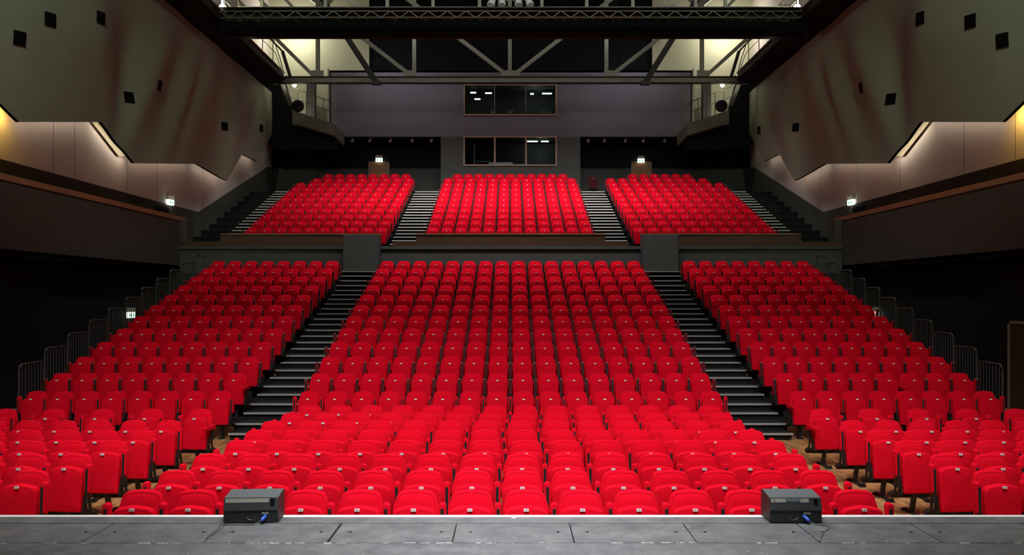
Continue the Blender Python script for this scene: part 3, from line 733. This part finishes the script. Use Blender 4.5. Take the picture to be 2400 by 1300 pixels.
for s, sn in ((-1, 'left'), (1, 'right')):
    t = empty('acoustic_panel', (s * XA, 26, 7), 0, label='huge folded grey-green acoustic panel with sawtooth lower edge on the %s wall' % sn, category='acoustic panel', group='acoustic side panels')
    ys = sorted(set([round(12.7 + .2 * i, 3) for i in range(135)] + [p[0] for p in SAW])); ys = [y for y in ys if y <= 39.5]
    nz = 26; mb = MB(); vs = []; fs = []
    for sheet, off in ((0, 0), (1, .09)):
        for y in ys:
            zb = saw(y)
            for j in range(nz + 1):
                z = zb + (12.42 - zb) * j / nz
                vs.append((s * (off - bulge(y, z)), y - 26, z - 7))
    n1 = len(ys) * (nz + 1)
    for sheet in (0, 1):
        for i in range(len(ys) - 1):
            for j in range(nz):
                a = sheet * n1 + i * (nz + 1) + j; fs.append((a, a + 1, a + nz + 2, a + nz + 1))
    mb.add(vs, fs, 'panel')
    ef = [(i * (nz + 1), (i + 1) * (nz + 1), n1 + (i + 1) * (nz + 1), n1 + i * (nz + 1)) for i in range(len(ys) - 1)]
    ks = mb.mi('hole')
    for f in ef: mb.f.append(f); mb.m.append(ks)
    mb.obj('panel_sheet', t, smooth=True, recalc=False)
    ports = [(45, 90, 1.1), (117, 46, 1.1), (236, 42, 1.0), (302, 228, .8), (374, 201, .75), (530, 296, .6), (612, 300, .55)] if s < 0 else \
            [(2350, 95, 1.1), (2275, 50, 1.1), (2157, 43, 1.0), (2088, 232, .8), (2018, 205, .75), (1862, 298, .6), (1779, 305, .55)]
    for px, py, sc in ports:
        Y = XA * F / abs(px - 1197); z = HC + (695 - py) * Y / F
        for _ in range(4):
            xx = XA - bulge(Y, z); Y = xx * F / abs(px - 1197); z = HC + (695 - py) * Y / F
        h = .165; hy = .19
        dy = (bulge(Y + .1, z) - bulge(Y - .1, z)) / .2; dz = (bulge(Y, z + .1) - bulge(Y, z - .1)) / .2
        mb = MB(); c = []
        for (a, b) in ((-hy, -h - .03), (hy, -h + .03), (hy, h + .03), (-hy, h - .03)):
            c.append((s * (-bulge(Y, z) - dy * a - dz * b - .025), Y + a - 26, z + b - 7))
        c2 = [(p[0] + s * .06, p[1], p[2]) for p in c]
        mb.add(c + c2, [(0, 1, 2, 3), (7, 6, 5, 4), (0, 4, 5, 1), (1, 5, 6, 2), (2, 6, 7, 3), (3, 7, 4, 0)], 'hole'); mb.obj('speaker_port', t, label='small black square opening')
    # cove trough strip seen below the panel step
    mb = MB(); x = s * (XW - .25)
    q = []
    for px, py in ((216, 286), (240, 280), (302, 366), (279, 366)):
        Y = (XW - .08) * F / (1197 - px); q.append((Y, HC + (695 - py) * Y / F))
    a, b = sorted((s * (XW - .075), s * (XW - .06))); mb.prism(q, 'x', a, b, 'strip'); struct(mb.obj('trim_' + sn + '_cove_trough'))
    # cove lights behind the sawtooth edge
    for j, (a, b) in enumerate(zip(SAW[:-1], SAW[1:])):
        P = []
        for (y, z) in (a, b):
            k = (XW - .32) / XA; P.append(Vector((s * (XW - .32), y * k, HC + (z - HC) * k + .10)))
        m_ = (P[0] + P[1]) / 2; L = (P[1] - P[0]).length
        l = bpy.data.lights.new('cove_light', 'AREA'); l.shape = 'RECTANGLE'; l.size = L * .92; l.size_y = .04
        yellow = j == 0
        l.energy = {0: 45, 1: 30, 2: 5, 3: 8, 4: 4.5, 5: 3.5, 6: 2.5, 7: 2, 8: 0}[j] * 1.0; l.color = (1, .62, .12) if j < 2 else (1, .84, .62)
        if l.energy == 0: continue
        o = bpy.data.objects.new('cove_light', l); COL.objects.link(o); o.location = m_
        d = (P[1] - P[0]).normalized(); n_ = Vector((s * .75, 0, -.66)); n_ = (n_ - d * n_.dot(d)).normalized()
        zax = -n_; xax = d; yax = zax.cross(xax); o.matrix_world = Matrix.Translation(m_) @ Matrix((xax, yax, zax)).transposed().to_4x4()

# ------------------------------------------------------------------ steel roof truss at the rear
YT = 36.1; ZB = HC + 507 * YT / F
def tp(px, py): return at(px, py, YT)
t = empty('roof_truss', (0, YT, ZB), 0, label='grey steel roof truss with diagonals spanning in front of the rear wall', category='roof truss')
loc = lambda v: Vector((v.x, v.y - YT, v.z - ZB))
mb = MB(); x0, x1 = -10.4, 10.5
mb.box(x0, x1, -.13, .13, .12, .15, 'dark_steel'); mb.box(x0, x1, -.13, .13, -.15, -.12, 'dark_steel'); mb.box(x0, x1, -.02, .02, -.12, .12, 'steel'); mb.obj('bottom_chord', t)
mb = MB(); mb.box(x0, x1, -.13, .13, 3.75, 4.0, 'steel'); mb.obj('top_chord', t)
for px in (745, 971, 1195, 1421, 1645):
    x = (px - 1197) * YT / F; MB().box(x - .085, x + .085, -.08, .08, .15, 3.75, 'steel').obj('vertical', t)
ZT = 3.75
for a, b in (((735, 178), (556, 0)), ((962, 176), (835, 78)), ((1188, 176), (1060, 78)), ((1204, 176), (1330, 78)), ((1434, 176), (1560, 78)), ((1655, 178), (1765, 78))):
    p = loc(tp(*a)); q = loc(tp(*b)); d = q - p; q = p + d * ((ZT - p.z) / d.z); MB().bar(p, q, .16, .15, 'steel', (0, 1, 0)).obj('diagonal', t)
for px in (745, 962, 1196, 1430, 1647):
    x = (px - 1197) * YT / F; w_ = .42 if px == 1196 else .28
    mb = MB(); mb.box(x - w_, x + w_, -.1, -.06, .12, .42, 'steel')
    for k in (-1, 0, 1):
        for j in (0, 1): mb.box(x + k * w_ * .6 - .02, x + k * w_ * .6 + .02, -.115, -.1, .19 + .12 * j, .23 + .12 * j, 'grey_metal')
    mb.obj('gusset_plate', t)
# two dark raking struts in front
for (a, b), lab in ((((803, 70), (882, 192)), 'left'), (((1588, 70), (1512, 192)), 'right')):
    Y2 = 34.8; p = at(*a, Y2); q = at(*b, Y2); p = q + (p - q) * ((17.4 - q.z) / (p - q).z)
    t = empty('raking_strut', q, 0, label='dark raking steel strut, %s of the two in front of the roof truss' % lab, category='strut', group='raking struts')
    MB().bar((0, 0, 0), p - q, .22, .22, 'dark_steel', (0, 1, 0)).obj('strut', t); MB().bar((-.14 if lab == 'left' else .14, -.12, 0), p - q + Vector((-.14 if lab == 'left' else .14, -.12, 0)), .05, .05, 'dark_steel').obj('flange', t)
    MB().box(-.2, .2, -.15, .15, -.12, .02, 'dark_steel').obj('shoe', t)

# ------------------------------------------------------------------ lighting bridge: lattice truss + rolled black border
YL = 28.4
zt0 = HC + (695 - 47) * YL / F; zt1 = HC + (695 - 32) * YL / F; zd0 = HC + (695 - 78) * YL / F
t = empty('lighting_truss', (0, YL, zt0), 0, label='long lattice lighting truss crossing the hall above the black border', category='lighting truss')
xa, xb = at(520, 0, YL).x, at(1888, 0, YL).x
H = zt1 - zt0
for y_, z_ in ((-.25, 0), (.25, 0), (-.25, H), (.25, H)):
    MB().tube([(xa, y_, z_), (xb, y_, z_)], .026, 'grey_metal', 6).obj('chord', t)
mb = MB(); n = 62
for i in range(n):
    u = xa + (xb - xa) * i / n; v = xa + (xb - xa) * (i + 1) / n
    za, zb_ = (0, H) if i % 2 else (H, 0)
    mb.bar((u, -.25, za), (v, -.25, zb_), .022, .022, 'grey_metal', (0, 1, 0)); mb.bar((u, .25, zb_), (v, .25, za), .022, .022, 'grey_metal', (0, 1, 0))
    if i % 3 == 0: mb.bar((u, -.25, 0), (v, .25, 0), .02, .02, 'grey_metal')
mb.obj('lacing', t)
MB().box(xa, xb, .3, .36, H * .2, H + .14, 'dark_steel').obj('walkway_edge', t)
MB().box(xa, xb, -.3, 1.5, H + .10, H + .13, 'dark_steel').obj('deck', t)
# rolled border
t = MB(); nx = 180; rings = []
rb = (zt0 - zd0) / 2
for i in range(nx + 1):
    x = xa + (xb - xa) * i / nx
    r = rb * (.92 + .10 * math.sin(i * .9) * math.sin(i * .23) + random.uniform(-.03, .03))
    rings.append([(x, r * 1.1 * math.cos(a) + random.uniform(-.015, .015), r * math.sin(a) + random.uniform(-.012, .012)) for a in [2 * math.pi * k / 14 for k in range(14)]])
t.loft(rings, 'black_cloth'); o = t.obj('rolled_border', None, True, label='long roll of black border cloth slung under the lighting truss', category='curtain'); o.location = (0, YL, zt0 - rb - .03)
# flat black masking beam behind the roll
struct(MB().box(xa - .3, xb + .3, YL + .5, YL + .8, zd0 + .05, zt0 + .02, 'black_wall').obj('trim_masking_beam'))
for (px, lab) in ((905, 'left'), (1485, 'right')):
    p = at(px, 79, YL); o = MB().box(-.28, .28, -.15, .15, -.07, .16, 'black_cloth').obj('junction_box', None, label='small dark box hung below the black border roll, %s of two' % lab, category='box', group='boxes below the border'); o.location = (p.x, YL, p.z)

# bridge rail and hangers above the truss
YR = 29.6
t = empty('bridge_railing', (0, YR, zt1 + .14), 0, label='pale tubular railing on posts along the bridge over the lighting truss', category='railing')
zr = HC + 678 * YR / F - (zt1 + .14)
MB().tube([(at(560, 0, YR).x, 0, zr), (at(1850, 0, YR).x, 0, zr)], .028, 'steel', 6).obj('rail', t)
MB().tube([(at(560, 0, YR).x, 0, zr * .45), (at(1850, 0, YR).x, 0, zr * .45)], .018, 'steel', 6).obj('rail', t)
for px in (614, 763, 908, 1015, 1124, 1270, 1375, 1483, 1630, 1700):
    x = at(px, 0, YR).x
    MB().box(x - .06, x + .06, -.05, .05, -.05, 2.9, 'steel').obj('post', t)
for px, sl in ((640, 1), (1560, -1), (845, 1), (1535, -1), (700, 1), (1690, -1)):
    Y = 33; p = at(px, 30, Y); q = p + Vector((-sl * 2.6, 0, 2.6))
    o = MB().bar((0, 0, 0), q - p, .12, .12, 'steel', (0, 1, 0)).obj('roof_brace', None, label='sloping steel roof brace high up, %s' % {640: 'leftmost of six', 700: 'second from left', 845: 'third from left', 1535: 'third from right', 1560: 'second from right', 1690: 'rightmost of six'}[px], category='brace', group='roof braces'); o.location = p
for j, x in enumerate((-9.5, -5.2, 5.2, 9.5)):
    o = MB().box(-.12, .12, 22, 41, -.2, .2, 'dark_steel').obj('roof_beam', None, label='dark roof beam running front to back, %s from left' % ORD[j], category='beam', group='roof beams'); o.location = (x, 0, 17.6)
# four spotlights in the middle
for j, (px, tilt) in enumerate(((1158, -.5), (1178, -.1), (1214, .1), (1235, .5))):
    p = at(px, 6, 29.0)
    t = empty('stage_spotlight', p, 0, label='white stage spotlight at top centre, %s' % ('leftmost of four', 'second from left', 'third from left', 'rightmost of four')[j], category='spotlight', group='four white spotlights at top centre')
    MB().lathe((0, .05, .22), (tilt * .25, -.10, -.14), [(0, .05), (.15, .10), (.8, .13), (.82, .145), (1, .145)], 'lamp_body', 12).obj('lamp_head', t, True)
    b = MB(); b.bar((-.16, 0, .05), (-.16, 0, .36), .03, .02, 'grey_metal'); b.bar((.16, 0, .05), (.16, 0, .36), .03, .02, 'grey_metal'); b.box(-.17, .17, -.02, .02, .34, .37, 'grey_metal'); b.obj('yoke', t)
    MB().box(-.03, .03, -.03, .03, .37, .75, 'grey_metal').obj('clamp', t)

# ------------------------------------------------------------------ side galleries
XG = 10.3; ZG = HC + XG * 507 / 532
def work_light(loc, power, lab, r=.1):
    t = empty('work_light', loc, 0, label=lab, category='lamp', group='bright work lights on the galleries')
    b = MB(); b.lathe((0, 0, -r), (0, 0, r), [(0, r * .3), (.2, r * .8), (.5, r), (.8, r * .8), (1, r * .3)], 'warm_glow', 10); b.obj('bulb', t, True)
    MB().box(-.04, .04, -.04, .04, r, r + .18, 'grey_metal').obj('bracket', t)
    point('work_lamp', (loc[0], loc[1] - .25, loc[2]), power, (1, .95, .72), .12)
for s, sn in ((-1, 'left'), (1, 'right')):
    t = empty('side_gallery', (s * XG, 22, ZG), 0, label='steel access gallery with handrails high on the %s wall' % sn, category='gallery', group='side access galleries')
    def gb(x0, x1, y0, y1, z0, z1, key, name):
        a, b = sorted((s * x0, s * x1)); return MB().box(a, b, y0 - 22, y1 - 22, z0, z1, key).obj(name, t)
    e = MB()
    e.box(-.08, .08, 14 - 22, YT - 22, -.02, .02, 'dark_steel'); e.box(-.08, .08, 14 - 22, YT - 22, .30, .33, 'steel'); e.box(-.02, .02, 14 - 22, YT - 22, .02, .30, 'dark_steel'); e.obj('edge_beam', t)
    gb(0, 1.7, 14, YT, .24, .28, 'dark_steel', 'deck')
    for k in range(12):
        y = 14 + k * 1.9 + .5; gb(.0, 1.7, y, y + .12, -.06, .24, 'dark_steel', 'joist')
    for hz, r in ((1.35, .022), (.85, .016)):
        MB().tube([(0, 14 - 22, hz), (0, 34.6 - 22, hz), (0, 35.6 - 22, hz - .55), (0, YT - 22, .35)] if hz > 1 else [(0, 14 - 22, hz), (0, 34.9 - 22, hz), (0, YT - 22, .2)], r, 'steel', 6).obj('handrail', t, True)
    for k in range(15):
        y = 14.2 + k * 1.45 - 22
        if y + 22 > 34.7: break
        MB().tube([(0, y, .3), (0, y, 1.36)], .02, 'steel', 6).obj('post', t)
    # gallery soffit cladding, black
    a, b = sorted((s * (XG + .05), s * (XG + 2.0))); struct(MB().box(a, b, 12, YT + .4, ZG - .08, ZG - .03, 'black_wall').obj('ceiling_gallery_soffit_' + sn))
    a, b = sorted((s * (XG - .0), s * (XG + .3)))
    # stair flight and lower landing at the rear corner
    l = empty('rear_landing', (s * 9.4, 38.0, 0), 0, label='steel landing with curved handrails in the %s rear corner below the gallery' % sn, category='landing', group='rear corner landings')
    zl = HC + (695 - 283) * 38.0 / F
    P0 = at(698 if s < 0 else 1696, 262, 37.2); P1 = at(783 if s < 0 else 1611, 290, 37.2)
    P0 -= Vector((s * 9.4, 38, 0)); P1 -= Vector((s * 9.4, 38, 0))
    mb = MB(); lo = Vector((0, 0, -.6)); bk = Vector((0, 2.3, 0)); outer = P0 + Vector((s * .25, 0, .12))
    mb.add([outer, P0, P1, outer + lo * 1.2, P0 + lo, P1 + lo * .9, outer + bk, P0 + bk, P1 + bk, outer + bk + lo, P0 + bk + lo, P1 + bk + lo],
           [(0, 1, 4, 3), (1, 2, 5, 4), (0, 6, 7, 1), (1, 7, 8, 2), (3, 4, 10, 9), (4, 5, 11, 10), (2, 8, 11, 5)], 'ceiling2'); mb.obj('deck', l)
    for hz, r in ((1.02, .022), (.55, .015)):
        a_ = P0 + Vector((s * .35, 0, .15)); MB().tube([a_ + Vector((s * .2, 0, hz + .55)), a_ + Vector((0, 0, hz)), P1 + Vector((s * .12, 0, hz)), P1 + Vector((0, 0, hz - .12)), P1 + Vector((0, 0, hz - .45))], r, 'olive_rail', 6).obj('handrail', l, True)
    for k in range(5):
        u = k / 4.0; q = P0.lerp(P1 + Vector((s * .1, 0, 0)), u); MB().tube([q, q + Vector((0, 0, 1.0 + (.1 if k == 0 else 0)))], .018, 'olive_rail', 6).obj('post', l)
    st = MB(); q0 = at(662 if s < 0 else 1732, 120, 36.3) - Vector((s * 9.4, 38, 0)); q3 = at(658 if s < 0 else 1736, 190, 36.6) - Vector((s * 9.4, 38, 0)); q1 = at(680 if s < 0 else 1714, 248, 37) - Vector((s * 9.4, 38, 0))
    q2 = at(681 if s < 0 else 1713, 182, 36.3) - Vector((s * 9.4, 38, 0))
    st.tube([q0 + Vector((s * .9, -1.2, .9)), q0, q2], .04, 'dark_steel', 6); st.bar(q0, q2, .08, .14, 'dark_steel'); st.bar(q3, q1, .08, .22, 'dark_steel'); st.obj('stair_rail', l, True)
    # round black loudspeaker / cable drum below the corner
    c = at(696 if s < 0 else 1693, 246, 36.6)
    mb = MB(); mb.lathe((0, 0, 0), (0, .35, 0), [(0, .12), (.12, .25), (.5, .29), (.88, .25), (1, .12)], 'black_metal', 16)
    o = mb.obj('cable_drum', None, True, label='round black drum hanging beside the %s rear landing' % sn, category='drum', group='black drums by the landings'); o.location = c
    # bay column
    cx = 747 if s < 0 else 1645
    o = MB().box(-.2, .2, -.2, .2, -3.2, 0, 'dark_panel').obj('column', None, label='dark column in the lit bay behind the %s landing' % sn, category='column', group='columns of the rear bays'); p = at(730 if s < 0 else 1655, 190, 39.8); o.location = p
    # curved black masking between gallery and rear corner
    mb = MB(); pts = [at(x if s < 0 else 2394 - x, y, 37.6) for x, y in ((640, 196), (668, 196), (684, 252), (705, 280), (786, 303), (786, 350), (640, 350), (600, 300), (600, 190))]
    mb.prism([(p.x, p.z) for p in pts], 'y', 37.7, 38.0, 'black_cloth'); struct(mb.obj('wall_' + sn + '_corner_masking'))
    # lamps
    wl = at(522 if s < 0 else 1868, 18, 29.2); work_light(wl, 160, 'bright work light at the top %s end of the lighting bridge' % sn, .13)
    wl = at(690 if s < 0 else 1693, 199, 37.0); work_light(wl, 10, 'bright work light under the %s gallery corner' % sn, .10)
    point('bay_fill_' + sn, (s * 10.7, 39.2, 15.95), 190, (1, .96, .76), .12)  # added point hidden behind the border, brightens the bay wall
    point('bay_fill_low_' + sn, (s * 10.3, 38.9, 11.9), 14, (1, .94, .68), .15)  # added low point, lifts the lower bay
    # rear pipework at the bay edge
    o = MB().tube([(0, 0, 0), (0, 0, 2.6)], .05, 'steel', 6).obj('white_pipe', None, True, label='pale vertical pipe at the edge of the %s rear bay' % sn, category='pipe', group='pipes at the rear bays'); p = at(770 if s < 0 else 1624, 285, 39.4); o.location = p
s_ = at(1617, 240, 40.3); o = MB().box(-.09, .09, -.02, .02, -.14, .14, 'redsign').obj('fire_notice', None, label='small red and white notice in the right rear bay', category='notice'); o.location = s_
# spare dark seat behind the right inner aisle head
t = make_seat(4.0, 38.6, BZ0 + BR * 10, 1, 'lone darker red seat at the head of the right inner balcony aisle', 'lone seats', (-1, 1), ped=True)
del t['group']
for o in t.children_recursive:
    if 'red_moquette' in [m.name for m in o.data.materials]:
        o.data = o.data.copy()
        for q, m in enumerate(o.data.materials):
            if m.name == 'red_moquette': o.data.materials[q] = M['maroon']  # this seat alone takes a darker copy of the seat red

# ------------------------------------------------------------------ stage
def sy(py): return (HC - STAGE) * F / (py - 695)
YE = sy(1207)
y1, y2 = sy(1225.5), sy(1271.5)
JX = [-1.32 - .88 * 3, -1.32 - .88 * 2, -1.32 - .88, -1.32, -.42, .455, 1.335, 2.215, 3.095, 3.97]
g = .005
mb = MB()
mb.box(-9, 9, 2.0, y2 - g, STAGE - .06, STAGE, 'stage')
xs = [-9] + JX + [9]
for a, b in zip(xs, xs[1:]):
    gl = .016 if abs(a + 1.32) < .01 else g
    gr = .004
    mb.box(a + gl, b - gr, y2 + g, y1 - g * 1.3, STAGE - .06, STAGE, 'stage')
mb.box(-9, 9, y1 + g, YE - .01, STAGE - .06, STAGE, 'stage')
mb.box(-9, 9, 1.5, YE - .03, STAGE - .12, STAGE - .062, 'hole')
struct(mb.obj('floor_stage'))
struct(MB().box(-9, 9, YE - .055, YE, STAGE - .08, STAGE + .003, 'tape').obj('trim_stage_edge'))
struct(MB().box(-9, 9, YE - .08, YE - .03, 0, STAGE - .08, 'black_wall').obj('wall_stage_front'))
# recessed lifting holes
mb = MB(); 
for a, b in zip(JX, JX[1:]):
    for x, f in ((a + .12, -1), (b - .10, 1)):
        y = sy(1246)
        mb.add([(x + .011 * math.cos(k * math.pi / 6), y + .015 * math.sin(k * math.pi / 6), STAGE + .0008) for k in range(12)], [tuple(range(12))], 'hole')
        mb.add([(x, y + .004, STAGE + .0008), (x + f * .035, y + .002, STAGE + .0008), (x + f * .035, y - .001, STAGE + .0008), (x, y - .004, STAGE + .0008)], [(0, 1, 2, 3)], 'hole')
struct(mb.obj('trim_stage_lifting_holes', recalc=False))
# worn paint on the seam
mb = MB(); random.seed(3)
x = -5
while x < 5:
    L = random.uniform(.01, .09); wv = random.uniform(.003, .009); y = y2 + random.uniform(-.008, .004)
    n = 6; top = [(x + L * i / n, y + wv * random.uniform(.3, 1), STAGE + .0006) for i in range(n + 1)]; bot = [(x + L * i / n, y - wv * random.uniform(.1, .8), STAGE + .0006) for i in range(n, -1, -1)]
    mb.add(top + bot, [tuple(range(2 * n + 2))], 'tape'); x += L + random.choice([.02, .05, .3, .5]) * random.uniform(.3, 1)
for _ in range(60):
    x = random.uniform(-4.5, 4.5); y = random.uniform(5.4, YE - .1); r = random.uniform(.002, .006)
    mb.add([(x + r * 1.6 * math.cos(k), y + r * random.uniform(.5, 1) * math.sin(k), STAGE + .0006) for k in (0, 1.2, 2.4, 3.6, 4.9)], [(0, 1, 2, 3, 4)], 'tape')
struct(mb.obj('trim_stage_worn_paint', recalc=False))
o = MB().box(-.016, .016, -.032, .0, 0, .002, 'tape').obj('tape_mark', None, label='small white tape mark at the centre of the stage edge', category='tape'); o.location = (at(1204, 1214, 1).x * (YE - .055), YE - .054, STAGE)

def monitor(cx_px, flip, lab, cab):
    """wedge floor monitor seen from behind"""
    Yf = sy(1226.5); wd = .405 if flip else .42
    x = (cx_px - 1197) * Yf / F
    t = empty('stage_monitor', (x, Yf, STAGE), 0 if flip else .06, label=lab, category='speaker', group='black stage monitors')
    H = .205; D = .235
    prof = [(.012, .0), (D, .0), (D + .01, .05), (D, H), (D - .02, H + .012), (.03, H - .012), (.0, .098), (.012, .09)]
    mb = MB(); w2 = wd / 2
    sk = .0
    mb.prism(prof[::1], 'x', -w2, w2, 'monitor'); body = mb.obj('cabinet', t)
    bv = body.modifiers.new('bevel', 'BEVEL'); bv.width = .006; bv.segments = 2; bv.limit_method = 'ANGLE'
    def on(u0, u1, v0, v1, name, key, lift=.002, **kw):
        # rectangle on the sloping upper face; v from 0 (crease) to 1 (top edge)
        y0, z0 = .0, .098; y_, z_ = .03, H - .012
        q = [(u, y0 + (y_ - y0) * v - lift, z0 + (z_ - z0) * v + lift * .3) for u, v in ((u0, v0), (u1, v0), (u1, v1), (u0, v1))]
        q2 = [(p[0], p[1] + lift + .006, p[2]) for p in q]
        MB().add(q + q2, [(0, 1, 2, 3), (0, 4, 5, 1), (1, 5, 6, 2), (2, 6, 7, 3), (3, 7, 4, 0)], key).obj(name, t, recalc=False, **kw)
    if flip:
        on(-w2 + .012, -w2 + .036, .64, .93, 'label_strip', 'label'); on(-w2 + .042, -w2 + .125, .64, .93, 'label_strip', 'label'); on(-w2 + .13, -w2 + .235, .70, .93, 'label_strip', 'monitor_top'); on(-w2 + .24, -w2 + .305, .64, .93, 'label_strip', 'label')
        on(w2 - .062, w2 - .03, .42, .92, 'handle_recess', 'hole')
    else:
        on(-w2 + .012, w2 - .075, .64, .93, 'label_strip', 'label', label='grey paper label strip with scribbled marks')
        on(w2 - .062, w2 - .03, .36, .92, 'handle_recess', 'hole')
    # top sheet, a lighter grey than the cabinet
    MB().add([(-w2 + .004, .032, H - .0105), (w2 - .004, .032, H - .0105), (w2 - .004, D - .022, H + .0135), (-w2 + .004, D - .022, H + .0135)], [(0, 1, 2, 3)], 'monitor_top').obj('top_sheet', t, recalc=False)
    # socket plate, round port
    px_ = .11 if not flip else .085
    MB().box(px_ - .026, px_ + .026, .006, .014, .068, .086, 'label').obj('socket_plate', t)
    c = MB(); c.tube([(px_ - .105 + .035 * math.cos(a), .008, .055 + .03 * math.sin(a)) for a in [math.pi + k * math.pi / 8 for k in range(9)]], .002, 'grey_metal', 5); c.obj('port_rim', t)
    # connector and cable
    pc = (px_ + .005, -.012, .052) if not flip else (px_ - .03, -.012, .052)
    e = (pc[0] - .018, pc[1] - .028, pc[2] - .018) if not flip else (pc[0] + .03, pc[1] - .028, pc[2] - .022)
    k_ = empty('speaker_cable', (x, Yf, STAGE), 0, label=cab, category='cable', group='monitor cables')
    c = MB(); c.lathe((pc[0], .012, pc[2] + .006), e, [(0, .012), (.3, .0145), (.8, .0145), (1, .009)], 'blue', 10); c.obj('plug', k_, True, label='blue speaker plug')
    if not flip: path = [e, (e[0] - .05, -.05, .012), (e[0] - .12, -.05, .005), (-w2 - .0, -.045, .005), (-.205, -.08, .005), (-.199, -.16, .005), (-.197, -.28, .005), (-.196, -.40, .005)]
    else: path = [e, (e[0] + .04, -.05, .012), (w2 - .03, -.055, .006), (w2 + .003, -.055, .006), (.212, -.09, .005), (.18, -.16, .005), (.106, -.26, .005), (.045, -.37, .005), (.003, -.46, .005)]
    fine = []
    for i in range(len(path) - 1):
        p0 = Vector(path[max(i - 1, 0)]); p1 = Vector(path[i]); p2 = Vector(path[i + 1]); p3 = Vector(path[min(i + 2, len(path) - 1)])
        for u in (0, .25, .5, .75):
            fine.append(.5 * ((2 * p1) + (p2 - p0) * u + (2 * p0 - 5 * p1 + 4 * p2 - p3) * u * u + (3 * p1 - p0 - 3 * p2 + p3) * u ** 3))
    fine.append(Vector(path[-1])); c = MB(); c.tube(fine, .0042, 'monitor_top', 6); c.obj('lead', k_, True)
    return t
monitor(587, False, 'black wedge monitor on the stage edge at left, grey label strip along its back', 'thin cable with bright blue plug running left from the left monitor')
monitor(1867, True, 'black wedge monitor on the stage edge at right, broken label strip on its back', 'thin cable with blue plug curling down to the right of the right monitor')
